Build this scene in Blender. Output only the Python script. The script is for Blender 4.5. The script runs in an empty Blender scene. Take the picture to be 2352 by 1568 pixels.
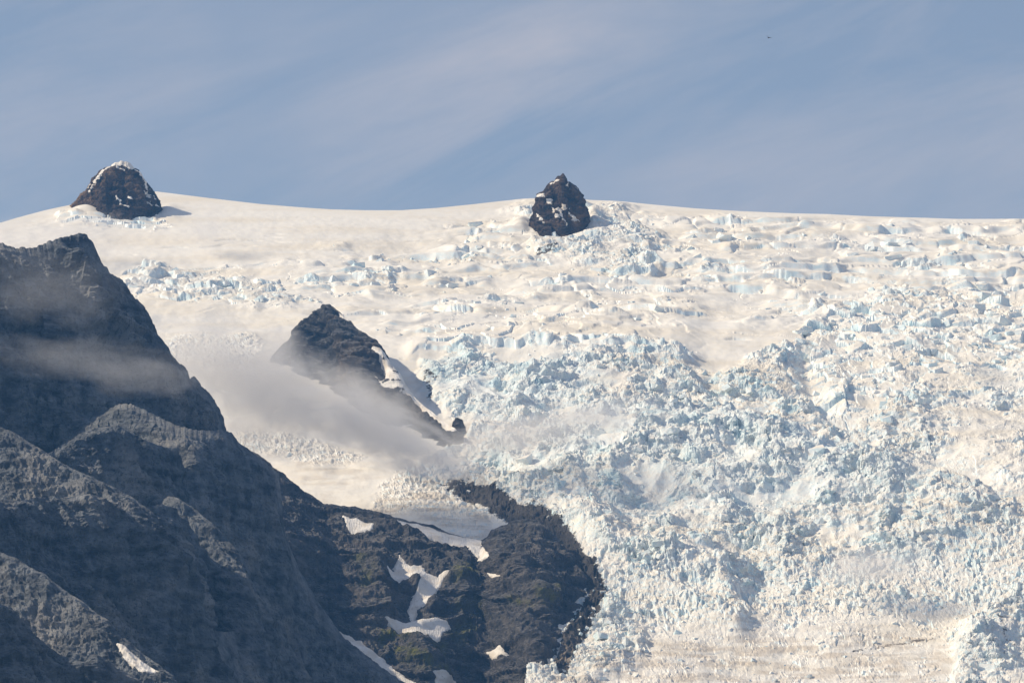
import bpy, bmesh, math, random
import numpy as np
from mathutils import Vector, Matrix

# ------------------------------------------------------------------ camera, sky, sun, exposure
scn = bpy.context.scene
COL = scn.collection
F32 = np.float32
VW, VH = 2352.0, 1568.0          # layout raster (twice and a bit the picture)
HFOV = math.radians(11.0)
FPX = (VW / 2) / math.tan(HFOV / 2)
PITCH = math.radians(8.1)
CAM = np.array([0.0, 0.0, 60.0])
cam_d = bpy.data.cameras.new('camera')
cam = bpy.data.objects.new('camera', cam_d)
COL.objects.link(cam)
cam.location = CAM
cam.rotation_euler = (math.pi / 2 + PITCH, 0, 0)
cam_d.sensor_fit = 'HORIZONTAL'
cam_d.angle = HFOV
cam_d.clip_start = 1.0
cam_d.clip_end = 60000.0
scn.camera = cam

SUN_AZ = math.radians(-95.0)      # from +Y (view direction) towards -X (left)
SUN_EL = math.radians(39.0)
to_sun = Vector((math.sin(SUN_AZ) * math.cos(SUN_EL), math.cos(SUN_AZ) * math.cos(SUN_EL), math.sin(SUN_EL)))
sun_d = bpy.data.lights.new('sun', 'SUN')
sun_d.energy = 3.55
sun_d.angle = math.radians(0.5)
sun_d.color = (1.0, 0.845, 0.62)
sun = bpy.data.objects.new('sun', sun_d)
COL.objects.link(sun)
sun.rotation_euler = (-to_sun).to_track_quat('-Z', 'Y').to_euler()
sun.location = (-3000, 3000, 6000)

world = bpy.data.worlds.new('World')
scn.world = world
world.use_nodes = True
wn, wl = world.node_tree.nodes, world.node_tree.links
wn.clear()
w_out = wn.new('ShaderNodeOutputWorld')
w_bg = wn.new('ShaderNodeBackground')
w_sky = wn.new('ShaderNodeTexSky')
w_sky.sky_type = 'NISHITA'
w_sky.sun_disc = False
w_sky.sun_elevation = SUN_EL
w_sky.sun_rotation = SUN_AZ
w_sky.altitude = 1200.0
w_sky.air_density = 1.0
w_sky.dust_density = 2.2
w_sky.ozone_density = 1.2
w_bg.inputs['Strength'].default_value = 0.078
# thin cirrus: streaky noise in direction space
w_tc = wn.new('ShaderNodeTexCoord')
w_map = wn.new('ShaderNodeMapping')
w_rot = wn.new('ShaderNodeMapping')
w_rot.inputs['Rotation'].default_value = (0, math.radians(19), 0)
w_map.inputs['Scale'].default_value = (9.0, 9.0, 42.0)
w_map.inputs['Location'].default_value = (0.2, 3.0, 0.7)
wl.new(w_tc.outputs['Generated'], w_rot.inputs['Vector'])
wl.new(w_rot.outputs['Vector'], w_map.inputs['Vector'])
w_n1 = wn.new('ShaderNodeTexNoise')
w_n1.inputs['Scale'].default_value = 1.0
w_n1.inputs['Detail'].default_value = 6.0
w_n1.inputs['Roughness'].default_value = 0.62
w_n1.inputs['Distortion'].default_value = 0.4
wl.new(w_map.outputs['Vector'], w_n1.inputs['Vector'])
w_n2 = wn.new('ShaderNodeTexNoise')
w_n2.inputs['Scale'].default_value = 9.0
w_n2.inputs['Detail'].default_value = 3.0
wl.new(w_tc.outputs['Generated'], w_n2.inputs['Vector'])
w_r1 = wn.new('ShaderNodeMapRange')
w_r1.inputs['From Min'].default_value = 0.36
w_r1.inputs['From Max'].default_value = 0.66
wl.new(w_n1.outputs['Fac'], w_r1.inputs['Value'])
w_r2 = wn.new('ShaderNodeMapRange')
w_r2.inputs['From Min'].default_value = 0.38
w_r2.inputs['From Max'].default_value = 0.62
wl.new(w_n2.outputs['Fac'], w_r2.inputs['Value'])
w_mul = wn.new('ShaderNodeMath'); w_mul.operation = 'MULTIPLY'
# the one broad cirrus bank over the ridge, among fainter streaks everywhere else
w_sub = wn.new('ShaderNodeVectorMath'); w_sub.operation = 'SUBTRACT'
w_sub.inputs[1].default_value = (-0.0075, 0.9824, 0.1850)
wl.new(w_tc.outputs['Generated'], w_sub.inputs[0])
w_rot2 = wn.new('ShaderNodeMapping'); w_rot2.inputs['Rotation'].default_value = (0, math.radians(19), 0)
wl.new(w_sub.outputs['Vector'], w_rot2.inputs['Vector'])
w_scl = wn.new('ShaderNodeVectorMath'); w_scl.operation = 'MULTIPLY'
w_scl.inputs[1].default_value = (17.0, 8.0, 48.0)
wl.new(w_rot2.outputs['Vector'], w_scl.inputs[0])
w_len = wn.new('ShaderNodeVectorMath'); w_len.operation = 'LENGTH'
wl.new(w_scl.outputs['Vector'], w_len.inputs[0])
w_r3 = wn.new('ShaderNodeMapRange'); w_r3.interpolation_type = 'SMOOTHSTEP'
for q, v_ in zip(('From Min', 'From Max', 'To Min', 'To Max'), (0.2, 1.25, 0.9, 0.0)): w_r3.inputs[q].default_value = v_
wl.new(w_len.outputs['Value'], w_r3.inputs['Value'])
w_s4 = wn.new('ShaderNodeMath'); w_s4.operation = 'MULTIPLY'; w_s4.inputs[1].default_value = 0.55
wl.new(w_r2.outputs['Result'], w_s4.inputs[0])
w_mx = wn.new('ShaderNodeMath'); w_mx.operation = 'MAXIMUM'
wl.new(w_s4.outputs['Value'], w_mx.inputs[0]); wl.new(w_r3.outputs['Result'], w_mx.inputs[1])
wl.new(w_r1.outputs['Result'], w_mul.inputs[0]); wl.new(w_mx.outputs['Value'], w_mul.inputs[1])
w_mul2 = wn.new('ShaderNodeMath'); w_mul2.operation = 'MULTIPLY'
w_mul2.inputs[1].default_value = 0.75
wl.new(w_mul.outputs['Value'], w_mul2.inputs[0])
w_mix = wn.new('ShaderNodeMix'); w_mix.data_type = 'RGBA'
w_mix.inputs['B'].default_value = (5.9, 5.6, 5.9, 1)
w_veil = wn.new('ShaderNodeMath'); w_veil.operation = 'ADD'
w_veil.inputs[1].default_value = 0.21
wl.new(w_mul2.outputs['Value'], w_veil.inputs[0])
wl.new(w_veil.outputs['Value'], w_mix.inputs['Factor'])
wl.new(w_sky.outputs['Color'], w_mix.inputs['A'])
wl.new(w_mix.outputs['Result'], w_bg.inputs['Color'])
wl.new(w_bg.outputs['Background'], w_out.inputs['Surface'])

vs = scn.view_settings
vs.view_transform = 'Standard'
vs.look = 'None'
vs.exposure = 0.35
vs.gamma = 1.0
scn.display_settings.display_device = 'sRGB'
scn.render.engine = 'CYCLES'
cy = scn.cycles
cy.use_denoising = True
cy.max_bounces = 6
cy.diffuse_bounces = 3
cy.glossy_bounces = 2
cy.volume_bounces = 3
cy.volume_step_rate = 1.0
cy.volume_max_steps = 256
cy.use_adaptive_sampling = True
cy.adaptive_threshold = 0.01

# ------------------------------------------------------------------ layout helpers
CP, SP = math.cos(PITCH), math.sin(PITCH)


def unproject(vx, vy, D):
    """layout raster point at forward distance D (metres along +Y) -> world xyz"""
    a = (np.asarray(vx, float) - VW / 2) / FPX
    b = (VH / 2 - np.asarray(vy, float)) / FPX
    dy = CP - b * SP
    dz = SP + b * CP
    k = np.asarray(D, float) / dy
    return np.stack(np.broadcast_arrays(CAM[0] + a * k, CAM[1] + dy * k, CAM[2] + dz * k), -1)


def project(P):
    q = P - CAM
    fw = q[..., 1] * CP + q[..., 2] * SP
    up = -q[..., 1] * SP + q[..., 2] * CP
    return VW / 2 + q[..., 0] / fw * FPX, VH / 2 - up / fw * FPX


def tanel(vy):
    return np.tan(PITCH + np.arctan((VH / 2 - np.asarray(vy, float)) / FPX))


# ------------------------------------------------------------------ noise in numpy
def _hash(ix, iy, iz, seed):
    h = (ix.astype(np.uint32) * np.uint32(374761393) + iy.astype(np.uint32) * np.uint32(668265263)
         + iz * np.uint32(2246822519) + np.uint32((seed * 3266489917) & 0xFFFFFFFF))
    h ^= h >> np.uint32(15); h *= np.uint32(2246822519)
    h ^= h >> np.uint32(13); h *= np.uint32(3266489917)
    h ^= h >> np.uint32(16)
    return h


_rng = np.random.RandomState(7)
_g2 = _rng.normal(size=(4096, 2)); _g2 = (_g2 / np.linalg.norm(_g2, axis=1, keepdims=True)).astype(F32)
_g3 = _rng.normal(size=(4096, 3)); _g3 = (_g3 / np.linalg.norm(_g3, axis=1, keepdims=True)).astype(F32)


def perlin2(x, y, seed=0):
    x = np.asarray(x, F32); y = np.asarray(y, F32)
    x0 = np.floor(x); y0 = np.floor(y)
    fx = x - x0; fy = y - y0
    ix = x0.astype(np.int64); iy = y0.astype(np.int64)
    u = fx * fx * fx * (fx * (fx * 6 - 15) + 10); v = fy * fy * fy * (fy * (fy * 6 - 15) + 10)

    def c(dx, dy):
        g = _g2[_hash(ix + dx, iy + dy, np.uint32(0), seed) & np.uint32(4095)]
        return g[..., 0] * (fx - dx) + g[..., 1] * (fy - dy)
    a = c(0, 0); a += u * (c(1, 0) - a)
    b = c(0, 1); b += u * (c(1, 1) - b)
    return (a + v * (b - a)) * 1.5


def perlin3(x, y, z, seed=0):
    x = np.asarray(x, F32); y = np.asarray(y, F32); z = np.asarray(z, F32)
    x0 = np.floor(x); y0 = np.floor(y); z0 = np.floor(z)
    fx = x - x0; fy = y - y0; fz = z - z0
    ix = x0.astype(np.int64); iy = y0.astype(np.int64); iz = z0.astype(np.int64)
    u = fx * fx * fx * (fx * (fx * 6 - 15) + 10); v = fy * fy * fy * (fy * (fy * 6 - 15) + 10)
    w = fz * fz * fz * (fz * (fz * 6 - 15) + 10)

    def c(dx, dy, dz):
        g = _g3[_hash(ix + dx, iy + dy, (iz + dz).astype(np.uint32), seed) & np.uint32(4095)]
        return g[..., 0] * (fx - dx) + g[..., 1] * (fy - dy) + g[..., 2] * (fz - dz)

    def pl(dz):
        a = c(0, 0, dz); a += u * (c(1, 0, dz) - a)
        b = c(0, 1, dz); b += u * (c(1, 1, dz) - b)
        return a + v * (b - a)
    a = pl(0)
    return (a + w * (pl(1) - a)) * 1.5


def fbm2(x, y, oct=5, gain=0.5, lac=2.03, seed=0, ridged=False):
    s = 0.0; a = 1.0; n = 0.0
    for i in range(oct):
        p = perlin2(x, y, seed + i * 17)
        s = s + a * ((1 - 2 * np.abs(p)) if ridged else p)
        n += a; a *= gain; x = x * lac + 13.7; y = y * lac + 7.1
    return s / n


def fbm3(x, y, z, oct=5, gain=0.5, lac=2.03, seed=0, ridged=False):
    s = 0.0; a = 1.0; n = 0.0
    for i in range(oct):
        p = perlin3(x, y, z, seed + i * 17)
        s = s + a * ((1 - 2 * np.abs(p)) if ridged else p)
        n += a; a *= gain; x = x * lac + 13.7; y = y * lac + 7.1; z = z * lac + 3.3
    return s / n


def voronoi(x, y, seed=0):
    """F1, F2, random id values (4) of nearest cell, offset to cell point"""
    x = np.asarray(x, F32); y = np.asarray(y, F32)
    x0 = np.floor(x); y0 = np.floor(y)
    ix = x0.astype(np.int64); iy = y0.astype(np.int64)
    f1 = np.full(x.shape, 9, F32); f2 = np.full(x.shape, 9, F32)
    hid = np.zeros(x.shape, np.uint32); ox = np.zeros(x.shape, F32); oy = np.zeros(x.shape, F32)
    for dx in (-1, 0, 1):
        for dy in (-1, 0, 1):
            h = _hash(ix + dx, iy + dy, np.uint32(5), seed)
            px = x0 + dx + (h & np.uint32(1023)).astype(F32) / 1023
            py = y0 + dy + ((h >> np.uint32(10)) & np.uint32(1023)).astype(F32) / 1023
            ddx = x - px; ddy = y - py
            d = ddx * ddx + ddy * ddy
            n1 = d < f1
            f2 = np.where(n1, f1, np.minimum(f2, d))
            hid = np.where(n1, h, hid); ox = np.where(n1, ddx, ox); oy = np.where(n1, ddy, oy)
            f1 = np.where(n1, d, f1)
    h2 = _hash(hid.astype(np.int64) & 0xFFFFF, (hid >> np.uint32(12)).astype(np.int64), np.uint32(9), seed + 1)
    r = [((h2 >> np.uint32(s)) & np.uint32(255)).astype(F32) / 255 for s in (0, 8, 16, 24)]
    return np.sqrt(f1), np.sqrt(f2), r, ox, oy


def sstep(a, b, x):
    t = np.clip((x - a) / (b - a), 0, 1)
    return t * t * (3 - 2 * t)


def poly_sd(px, py, poly):
    """signed distance to polygon, + inside"""
    poly = np.asarray(poly, float)
    best = np.full(px.shape, 1e9); inside = np.zeros(px.shape, bool)
    n = len(poly)
    for i in range(n):
        ax, ay = poly[i]; bx, by = poly[(i + 1) % n]
        ex, ey = bx - ax, by - ay
        t = np.clip(((px - ax) * ex + (py - ay) * ey) / (ex * ex + ey * ey + 1e-9), 0, 1)
        best = np.minimum(best, (px - ax - t * ex) ** 2 + (py - ay - t * ey) ** 2)
        c = ((ay > py) != (by > py)) & (px < (bx - ax) * (py - ay) / (by - ay + 1e-12) + ax)
        inside ^= c
    return np.where(inside, 1, -1) * np.sqrt(best)


def line_d(px, py, line):
    best = np.full(px.shape, 1e18)
    for (ax, ay), (bx, by) in zip(line[:-1], line[1:]):
        ex, ey = bx - ax, by - ay
        t = np.clip(((px - ax) * ex + (py - ay) * ey) / (ex * ex + ey * ey + 1e-9), 0, 1)
        best = np.minimum(best, (px - ax - t * ex) ** 2 + (py - ay - t * ey) ** 2)
    return np.sqrt(best)


def zone(px, py, poly, soft):
    return sstep(-soft, soft, poly_sd(px, py, poly))


# ------------------------------------------------------------------ mesh helpers
def grid_quads(nr, nc, keep=None):
    i = np.arange(nr * nc).reshape(nr, nc)
    q = np.stack([i[:-1, :-1], i[1:, :-1], i[1:, 1:], i[:-1, 1:]], -1)
    if keep is not None:
        q = q[keep]
    return q.reshape(-1, 4)


def mesh_from_quads(name, P, quads, mat, attrs=None, smooth=False):
    P = np.asarray(P, F32).reshape(-1, 3)
    used = np.zeros(len(P), bool); used[quads.ravel()] = True
    remap = np.cumsum(used) - 1
    P = P[used]; quads = remap[quads].astype(np.int32)
    me = bpy.data.meshes.new(name)
    me.vertices.add(len(P)); me.vertices.foreach_set('co', P.ravel())
    k = quads.shape[1]
    me.loops.add(quads.size); me.loops.foreach_set('vertex_index', quads.ravel())
    me.polygons.add(len(quads))
    me.polygons.foreach_set('loop_start', np.arange(0, quads.size, k, dtype=np.int32))
    me.update(calc_edges=True)
    me.polygons.foreach_set('use_smooth', np.full(len(quads), smooth))
    for an, av in (attrs or {}).items():
        a = me.attributes.new(an, 'FLOAT', 'POINT')
        a.data.foreach_set('value', np.asarray(av, F32).ravel()[used])
    me.materials.append(mat)
    return me


def add(name, me, parent=None, label=None, cat=None, group=None, kind=None):
    o = bpy.data.objects.new(name, me)
    COL.objects.link(o)
    if parent: o.parent = parent
    if label: o['label'] = label
    if cat: o['category'] = cat
    if group: o['group'] = group
    if kind: o['kind'] = kind
    return o


def normals(P):
    a = np.gradient(P, axis=1); b = np.gradient(P, axis=0)
    n = np.cross(b, a)
    n /= np.linalg.norm(n, axis=-1, keepdims=True) + 1e-9
    return n


# ------------------------------------------------------------------ materials
class NT:
    def __init__(self, name):
        self.m = bpy.data.materials.new(name); self.m.use_nodes = True
        self.n = self.m.node_tree.nodes; self.l = self.m.node_tree.links
        self.n.clear()
        self.out = self.n.new('ShaderNodeOutputMaterial')

    def link(self, a, b): self.l.new(a, b)

    def val(self, sock, v):
        if hasattr(v, 'is_linked'): self.l.new(v, sock)
        else: sock.default_value = v

    def noise(self, vec, scale, detail=4, rough=0.55, dist=0.0):
        n = self.n.new('ShaderNodeTexNoise')
        n.inputs['Scale'].default_value = scale; n.inputs['Detail'].default_value = detail
        n.inputs['Roughness'].default_value = rough; n.inputs['Distortion'].default_value = dist
        self.link(vec, n.inputs['Vector'])
        return n.outputs['Fac']

    def mapping(self, vec, scale=(1, 1, 1), rot=(0, 0, 0)):
        n = self.n.new('ShaderNodeMapping')
        n.inputs['Scale'].default_value = scale; n.inputs['Rotation'].default_value = rot
        self.link(vec, n.inputs['Vector'])
        return n.outputs['Vector']

    def rng(self, v, a, b, c=0.0, d=1.0):
        n = self.n.new('ShaderNodeMapRange'); n.interpolation_type = 'SMOOTHSTEP'
        self.val(n.inputs['Value'], v)
        for k, x in zip(('From Min', 'From Max', 'To Min', 'To Max'), (a, b, c, d)):
            n.inputs[k].default_value = x
        return n.outputs['Result']

    def math(self, op, a, b=0.0):
        n = self.n.new('ShaderNodeMath'); n.operation = op
        self.val(n.inputs[0], a); self.val(n.inputs[1], b)
        return n.outputs['Value']

    def mix(self, f, a, b):
        n = self.n.new('ShaderNodeMix'); n.data_type = 'RGBA'
        self.val(n.inputs['Factor'], f)
        for s, c in (('A', a), ('B', b)):
            if hasattr(c, 'is_linked'): self.link(c, n.inputs[s])
            else: n.inputs[s].default_value = (*c, 1)
        return n.outputs['Result']

    def attr(self, name):
        n = self.n.new('ShaderNodeAttribute'); n.attribute_name = name
        return n.outputs['Fac']

    def geo(self):
        return self.n.new('ShaderNodeNewGeometry')

    def bump(self, h, dist, strength=1.0):
        n = self.n.new('ShaderNodeBump')
        n.inputs['Distance'].default_value = dist; n.inputs['Strength'].default_value = strength
        self.link(h, n.inputs['Height'])
        return n.outputs['Normal']

    def principled(self, col, rough, normal=None, spec=0.3):
        n = self.n.new('ShaderNodeBsdfPrincipled')
        self.val(n.inputs['Base Color'], col if hasattr(col, 'is_linked') else (*col, 1))
        self.val(n.inputs['Roughness'], rough)
        n.inputs['Specular IOR Level'].default_value = spec
        if normal is not None: self.link(normal, n.inputs['Normal'])
        self.link(n.outputs['BSDF'], self.out.inputs['Surface'])
        return n


def mat_ice():
    t = NT('glacier_ice')
    g = t.geo(); pos = g.outputs['Position']
    sep = t.n.new('ShaderNodeSeparateXYZ'); t.link(g.outputs['True Normal'], sep.inputs[0])
    nz = sep.outputs['Z']
    n1 = t.noise(pos, 0.012, 5)
    n2 = t.noise(pos, 0.09, 5)
    n3 = t.noise(pos, 0.35, 4)
    top = t.rng(t.math('ADD', nz, t.math('MULTIPLY', t.math('SUBTRACT', n2, 0.5), 0.45)), 0.34, 0.74)
    top = t.math('MULTIPLY', top, t.math('SUBTRACT', 1.0, t.math('MULTIPLY', t.attr('bare'), t.rng(t.noise(pos, 0.03, 4), 0.30, 0.62, 0.15, 0.8))))
    n1 = t.noise(t.mapping(pos, (0.004, 0.010, 0.03)), 1.0, 5)
    tan_f = t.rng(t.math('ADD', n1, t.math('MULTIPLY', n2, 0.35)), 0.55, 0.90)
    snow = t.mix(tan_f, (0.85, 0.83, 0.78), (0.80, 0.748, 0.65))
    ice = t.mix(t.rng(n3, 0.35, 0.7), (0.72, 0.85, 0.90), (0.90, 0.92, 0.92))
    ice = t.mix(t.math('MULTIPLY', t.rng(n2, 0.45, 0.7), 0.6), ice, (0.86, 0.86, 0.85))
    ice = t.mix(t.math('MULTIPLY', t.rng(t.noise(pos, 0.02, 3), 0.50, 0.66), 0.6), ice, (0.60, 0.80, 0.88))
    col = t.mix(top, ice, snow)
    d = t.attr('dirt_shade')
    dn = t.math('ADD', d, t.math('ADD', t.math('MULTIPLY', t.math('SUBTRACT', n2, 0.5), 0.7), t.math('MULTIPLY', t.math('SUBTRACT', n3, 0.5), 0.45)))
    dm = t.math('MULTIPLY', t.rng(dn, 0.48, 0.60), t.rng(d, 0.02, 0.15))
    col = t.mix(dm, col, t.mix(n3, (0.035, 0.034, 0.036), (0.10, 0.09, 0.08)))
    st = t.attr('stain')
    sm = t.math('MULTIPLY', st, t.rng(t.noise(t.mapping(pos, (0.02, 0.03, 0.10)), 1.0, 5), 0.40, 0.65))
    col = t.mix(sm, col, (0.50, 0.42, 0.33))
    b = t.math('ADD', t.noise(pos, 0.16, 4, 0.6), t.math('MULTIPLY', t.noise(pos, 0.55, 3, 0.6), 0.35))
    rough_amt = t.attr('rough')
    bn = t.n.new('ShaderNodeBump')
    bn.inputs['Distance'].default_value = 5.0
    t.link(t.math('ADD', t.math('MULTIPLY', rough_amt, 0.85), 0.06), bn.inputs['Strength'])
    t.link(b, bn.inputs['Height'])
    t.principled(col, 0.75, bn.outputs['Normal'], 0.25)
    return t.m


def mat_snow():
    t = NT('snow')
    pos = t.geo().outputs['Position']
    n = t.noise(pos, 0.05, 5)
    col = t.mix(t.rng(n, 0.4, 0.7), (0.84, 0.815, 0.775), (0.70, 0.64, 0.56))
    col = t.mix(t.rng(t.noise(pos, 0.22, 5, 0.7), 0.56, 0.72, 0.0, 0.7), col, (0.33, 0.29, 0.25))
    w = t.noise(t.mapping(pos, (0.5, 0.08, 0.12)), 1.0, 4)
    h = t.math('ADD', w, t.math('MULTIPLY', t.noise(pos, 0.4, 3), 0.4))
    t.principled(col, 0.75, t.bump(h, 2.2, 0.7), 0.25)
    return t.m


def mat_rock(name, c_dark, c_mid, c_light, snow_amt=0.0, scree=0.5):
    t = NT(name)
    g = t.geo(); pos = g.outputs['Position']
    sep = t.n.new('ShaderNodeSeparateXYZ'); t.link(g.outputs['True Normal'], sep.inputs[0])
    nz = sep.outputs['Z']
    n1 = t.noise(pos, 0.010, 5, 0.6)
    n2 = t.noise(pos, 0.07, 6, 0.65)
    strata = t.noise(t.mapping(pos, (0.025, 0.025, 0.10), (0.10, 0.06, 0)), 1.0, 5, 0.6)
    streak = t.noise(t.mapping(pos, (0.10, 0.05, 0.015)), 1.0, 4, 0.6)
    f = t.math('ADD', t.math('MULTIPLY', n2, 0.45), t.math('MULTIPLY', strata, 0.35))
    f = t.math('ADD', f, t.math('MULTIPLY', streak, 0.2))
    col = t.mix(t.rng(f, 0.40, 0.60), c_dark, c_mid)
    col = t.mix(t.math('MULTIPLY', t.rng(n1, 0.50, 0.68), 0.7), col, c_light)
    grit = t.noise(pos, 0.28, 4, 0.7)
    col = t.mix(t.rng(grit, 0.50, 0.66, 0.0, 0.65), col, tuple(v * 0.55 for v in c_dark))
    sc = t.rng(t.math('ADD', nz, t.math('MULTIPLY', t.math('SUBTRACT', n2, 0.5), 0.3)), 0.70, 0.84)
    col = t.mix(t.math('MULTIPLY', sc, scree), col, (0.22, 0.222, 0.228))
    ms = t.attr('moss')
    col = t.mix(t.math('MULTIPLY', ms, t.rng(n2, 0.40, 0.58)), col, (0.135, 0.138, 0.038))
    if snow_amt > 0:
        sn = t.rng(t.math('ADD', t.math('ADD', nz, t.math('MULTIPLY', n2, 0.9)), t.math('MULTIPLY', t.noise(pos, 0.03, 4), 0.9)), 1.62 - snow_amt, 1.70 - snow_amt)
        col = t.mix(sn, col, (0.84, 0.83, 0.82))
    h = t.math('ADD', t.noise(pos, 0.10, 6, 0.7), t.math('MULTIPLY', t.noise(pos, 0.5, 4, 0.6), 0.35))
    h = t.math('ADD', h, t.math('MULTIPLY', strata, 0.3))
    t.principled(col, 0.9, t.bump(h, 6.0, 0.9), 0.2)
    return t.m


ICE = mat_ice()
SNOW = mat_snow()
ROCK_NEAR = mat_rock('basalt_near', (0.066, 0.077, 0.094), (0.225, 0.246, 0.272), (0.36, 0.35, 0.34))
ROCK_BENCH = mat_rock('basalt_bench', (0.055, 0.056, 0.060), (0.140, 0.132, 0.130), (0.20, 0.176, 0.158))
ROCK_PYR = mat_rock('basalt_nunatak', (0.036, 0.038, 0.043), (0.080, 0.079, 0.082), (0.13, 0.10, 0.075))
ROCK_TOP = mat_rock('basalt_summit', (0.024, 0.018, 0.015), (0.125, 0.084, 0.058), (0.29, 0.185, 0.095), snow_amt=0.0, scree=0.2)

# ------------------------------------------------------------------ the ground under everything
gm = NT('outwash_gravel')
gp = gm.geo().outputs['Position']
gm.principled(gm.mix(gm.noise(gp, 0.02, 5), (0.09, 0.085, 0.08), (0.16, 0.15, 0.13)), 0.95)
gx, gy = np.meshgrid(np.linspace(-7000, 7000, 41), np.linspace(-1200, 11600, 41))
gz = fbm2(gx / 900, gy / 900, 4, seed=3) * 5 - 6
GP = np.stack([gx, gy, gz], -1)
add('ground', mesh_from_quads('ground', GP, grid_quads(41, 41)[:, ::-1], gm.m), kind='structure')

# ------------------------------------------------------------------ glacier
SKY = np.array([(-900, 640), (-200, 545), (0, 512), (40, 500), (100, 484), (165, 470), (230, 455), (300, 442), (360, 440), (480, 455), (600, 469), (700, 477),
                (760, 481), (840, 483), (920, 483), (1000, 478), (1080, 470), (1150, 462), (1200, 457), (1260, 454), (1350, 459), (1430, 463),
                (1500, 470), (1600, 479), (1700, 485), (1820, 490), (1900, 492), (2000, 497), (2100, 500), (2200, 503), (2352, 503), (2600, 510), (3100, 540)], float)
DPY = np.array([400, 440, 470, 520, 560, 640, 720, 800, 830, 1000, 1100, 1250, 1350, 1420, 1470, 1568, 1640], float)
DDD = np.array([9600, 9490, 9400, 9200, 9050, 8800, 8530, 8250, 8190, 7880, 7700, 7450, 7320, 7235, 7170, 7030, 6900], float)


def glacier_D(px, py):
    d = np.interp(py, DPY, DDD)
    # soften the kinks a little and swing the contours
    d = (d + np.interp(py - 25, DPY, DDD) + np.interp(py + 25, DPY, DDD)) / 3
    return d


NC, NR = 1105, 780
gcol = np.linspace(-70, 2422, NC)
gr = np.linspace(0, 1, NR)
sky = np.interp(gcol, SKY[:, 0], SKY[:, 1])
PX = np.broadcast_to(gcol[None, :], (NR, NC)).copy()
PY = sky[None, :] + (1630 - sky)[None, :] * (gr[:, None] ** 1.05)
MARGIN = [(950, 1102), (1040, 1128), (1110, 1150), (1180, 1188), (1240, 1200), (1290, 1240), (1335, 1310), (1375, 1380), (1350, 1430), (1310, 1480), (1290, 1530)]


def block_field(x, y, size, seed, tilt=0.5, aspect=1.0, warp=0.25):
    wx = fbm2(x / size, y / size, 2, seed=seed + 3) * warp
    wy = fbm2(x / size + 31, y / size, 2, seed=seed + 4) * warp
    f1, f2, r, ox, oy = voronoi(x / (size * aspect) + wx, y / size + wy, seed)
    h = r[0] + tilt * ((r[1] - 0.5) * ox * 2 + (r[2] - 0.6) * oy * 2)
    crack = 1 - sstep(0.0, 0.10, f2 - f1)
    return h, crack, r


def stairs(base, step, ph, wall=0.22):
    f = base / step + ph
    fr = f - np.floor(f)
    return step * (sstep(0, wall, fr) - fr)




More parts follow.
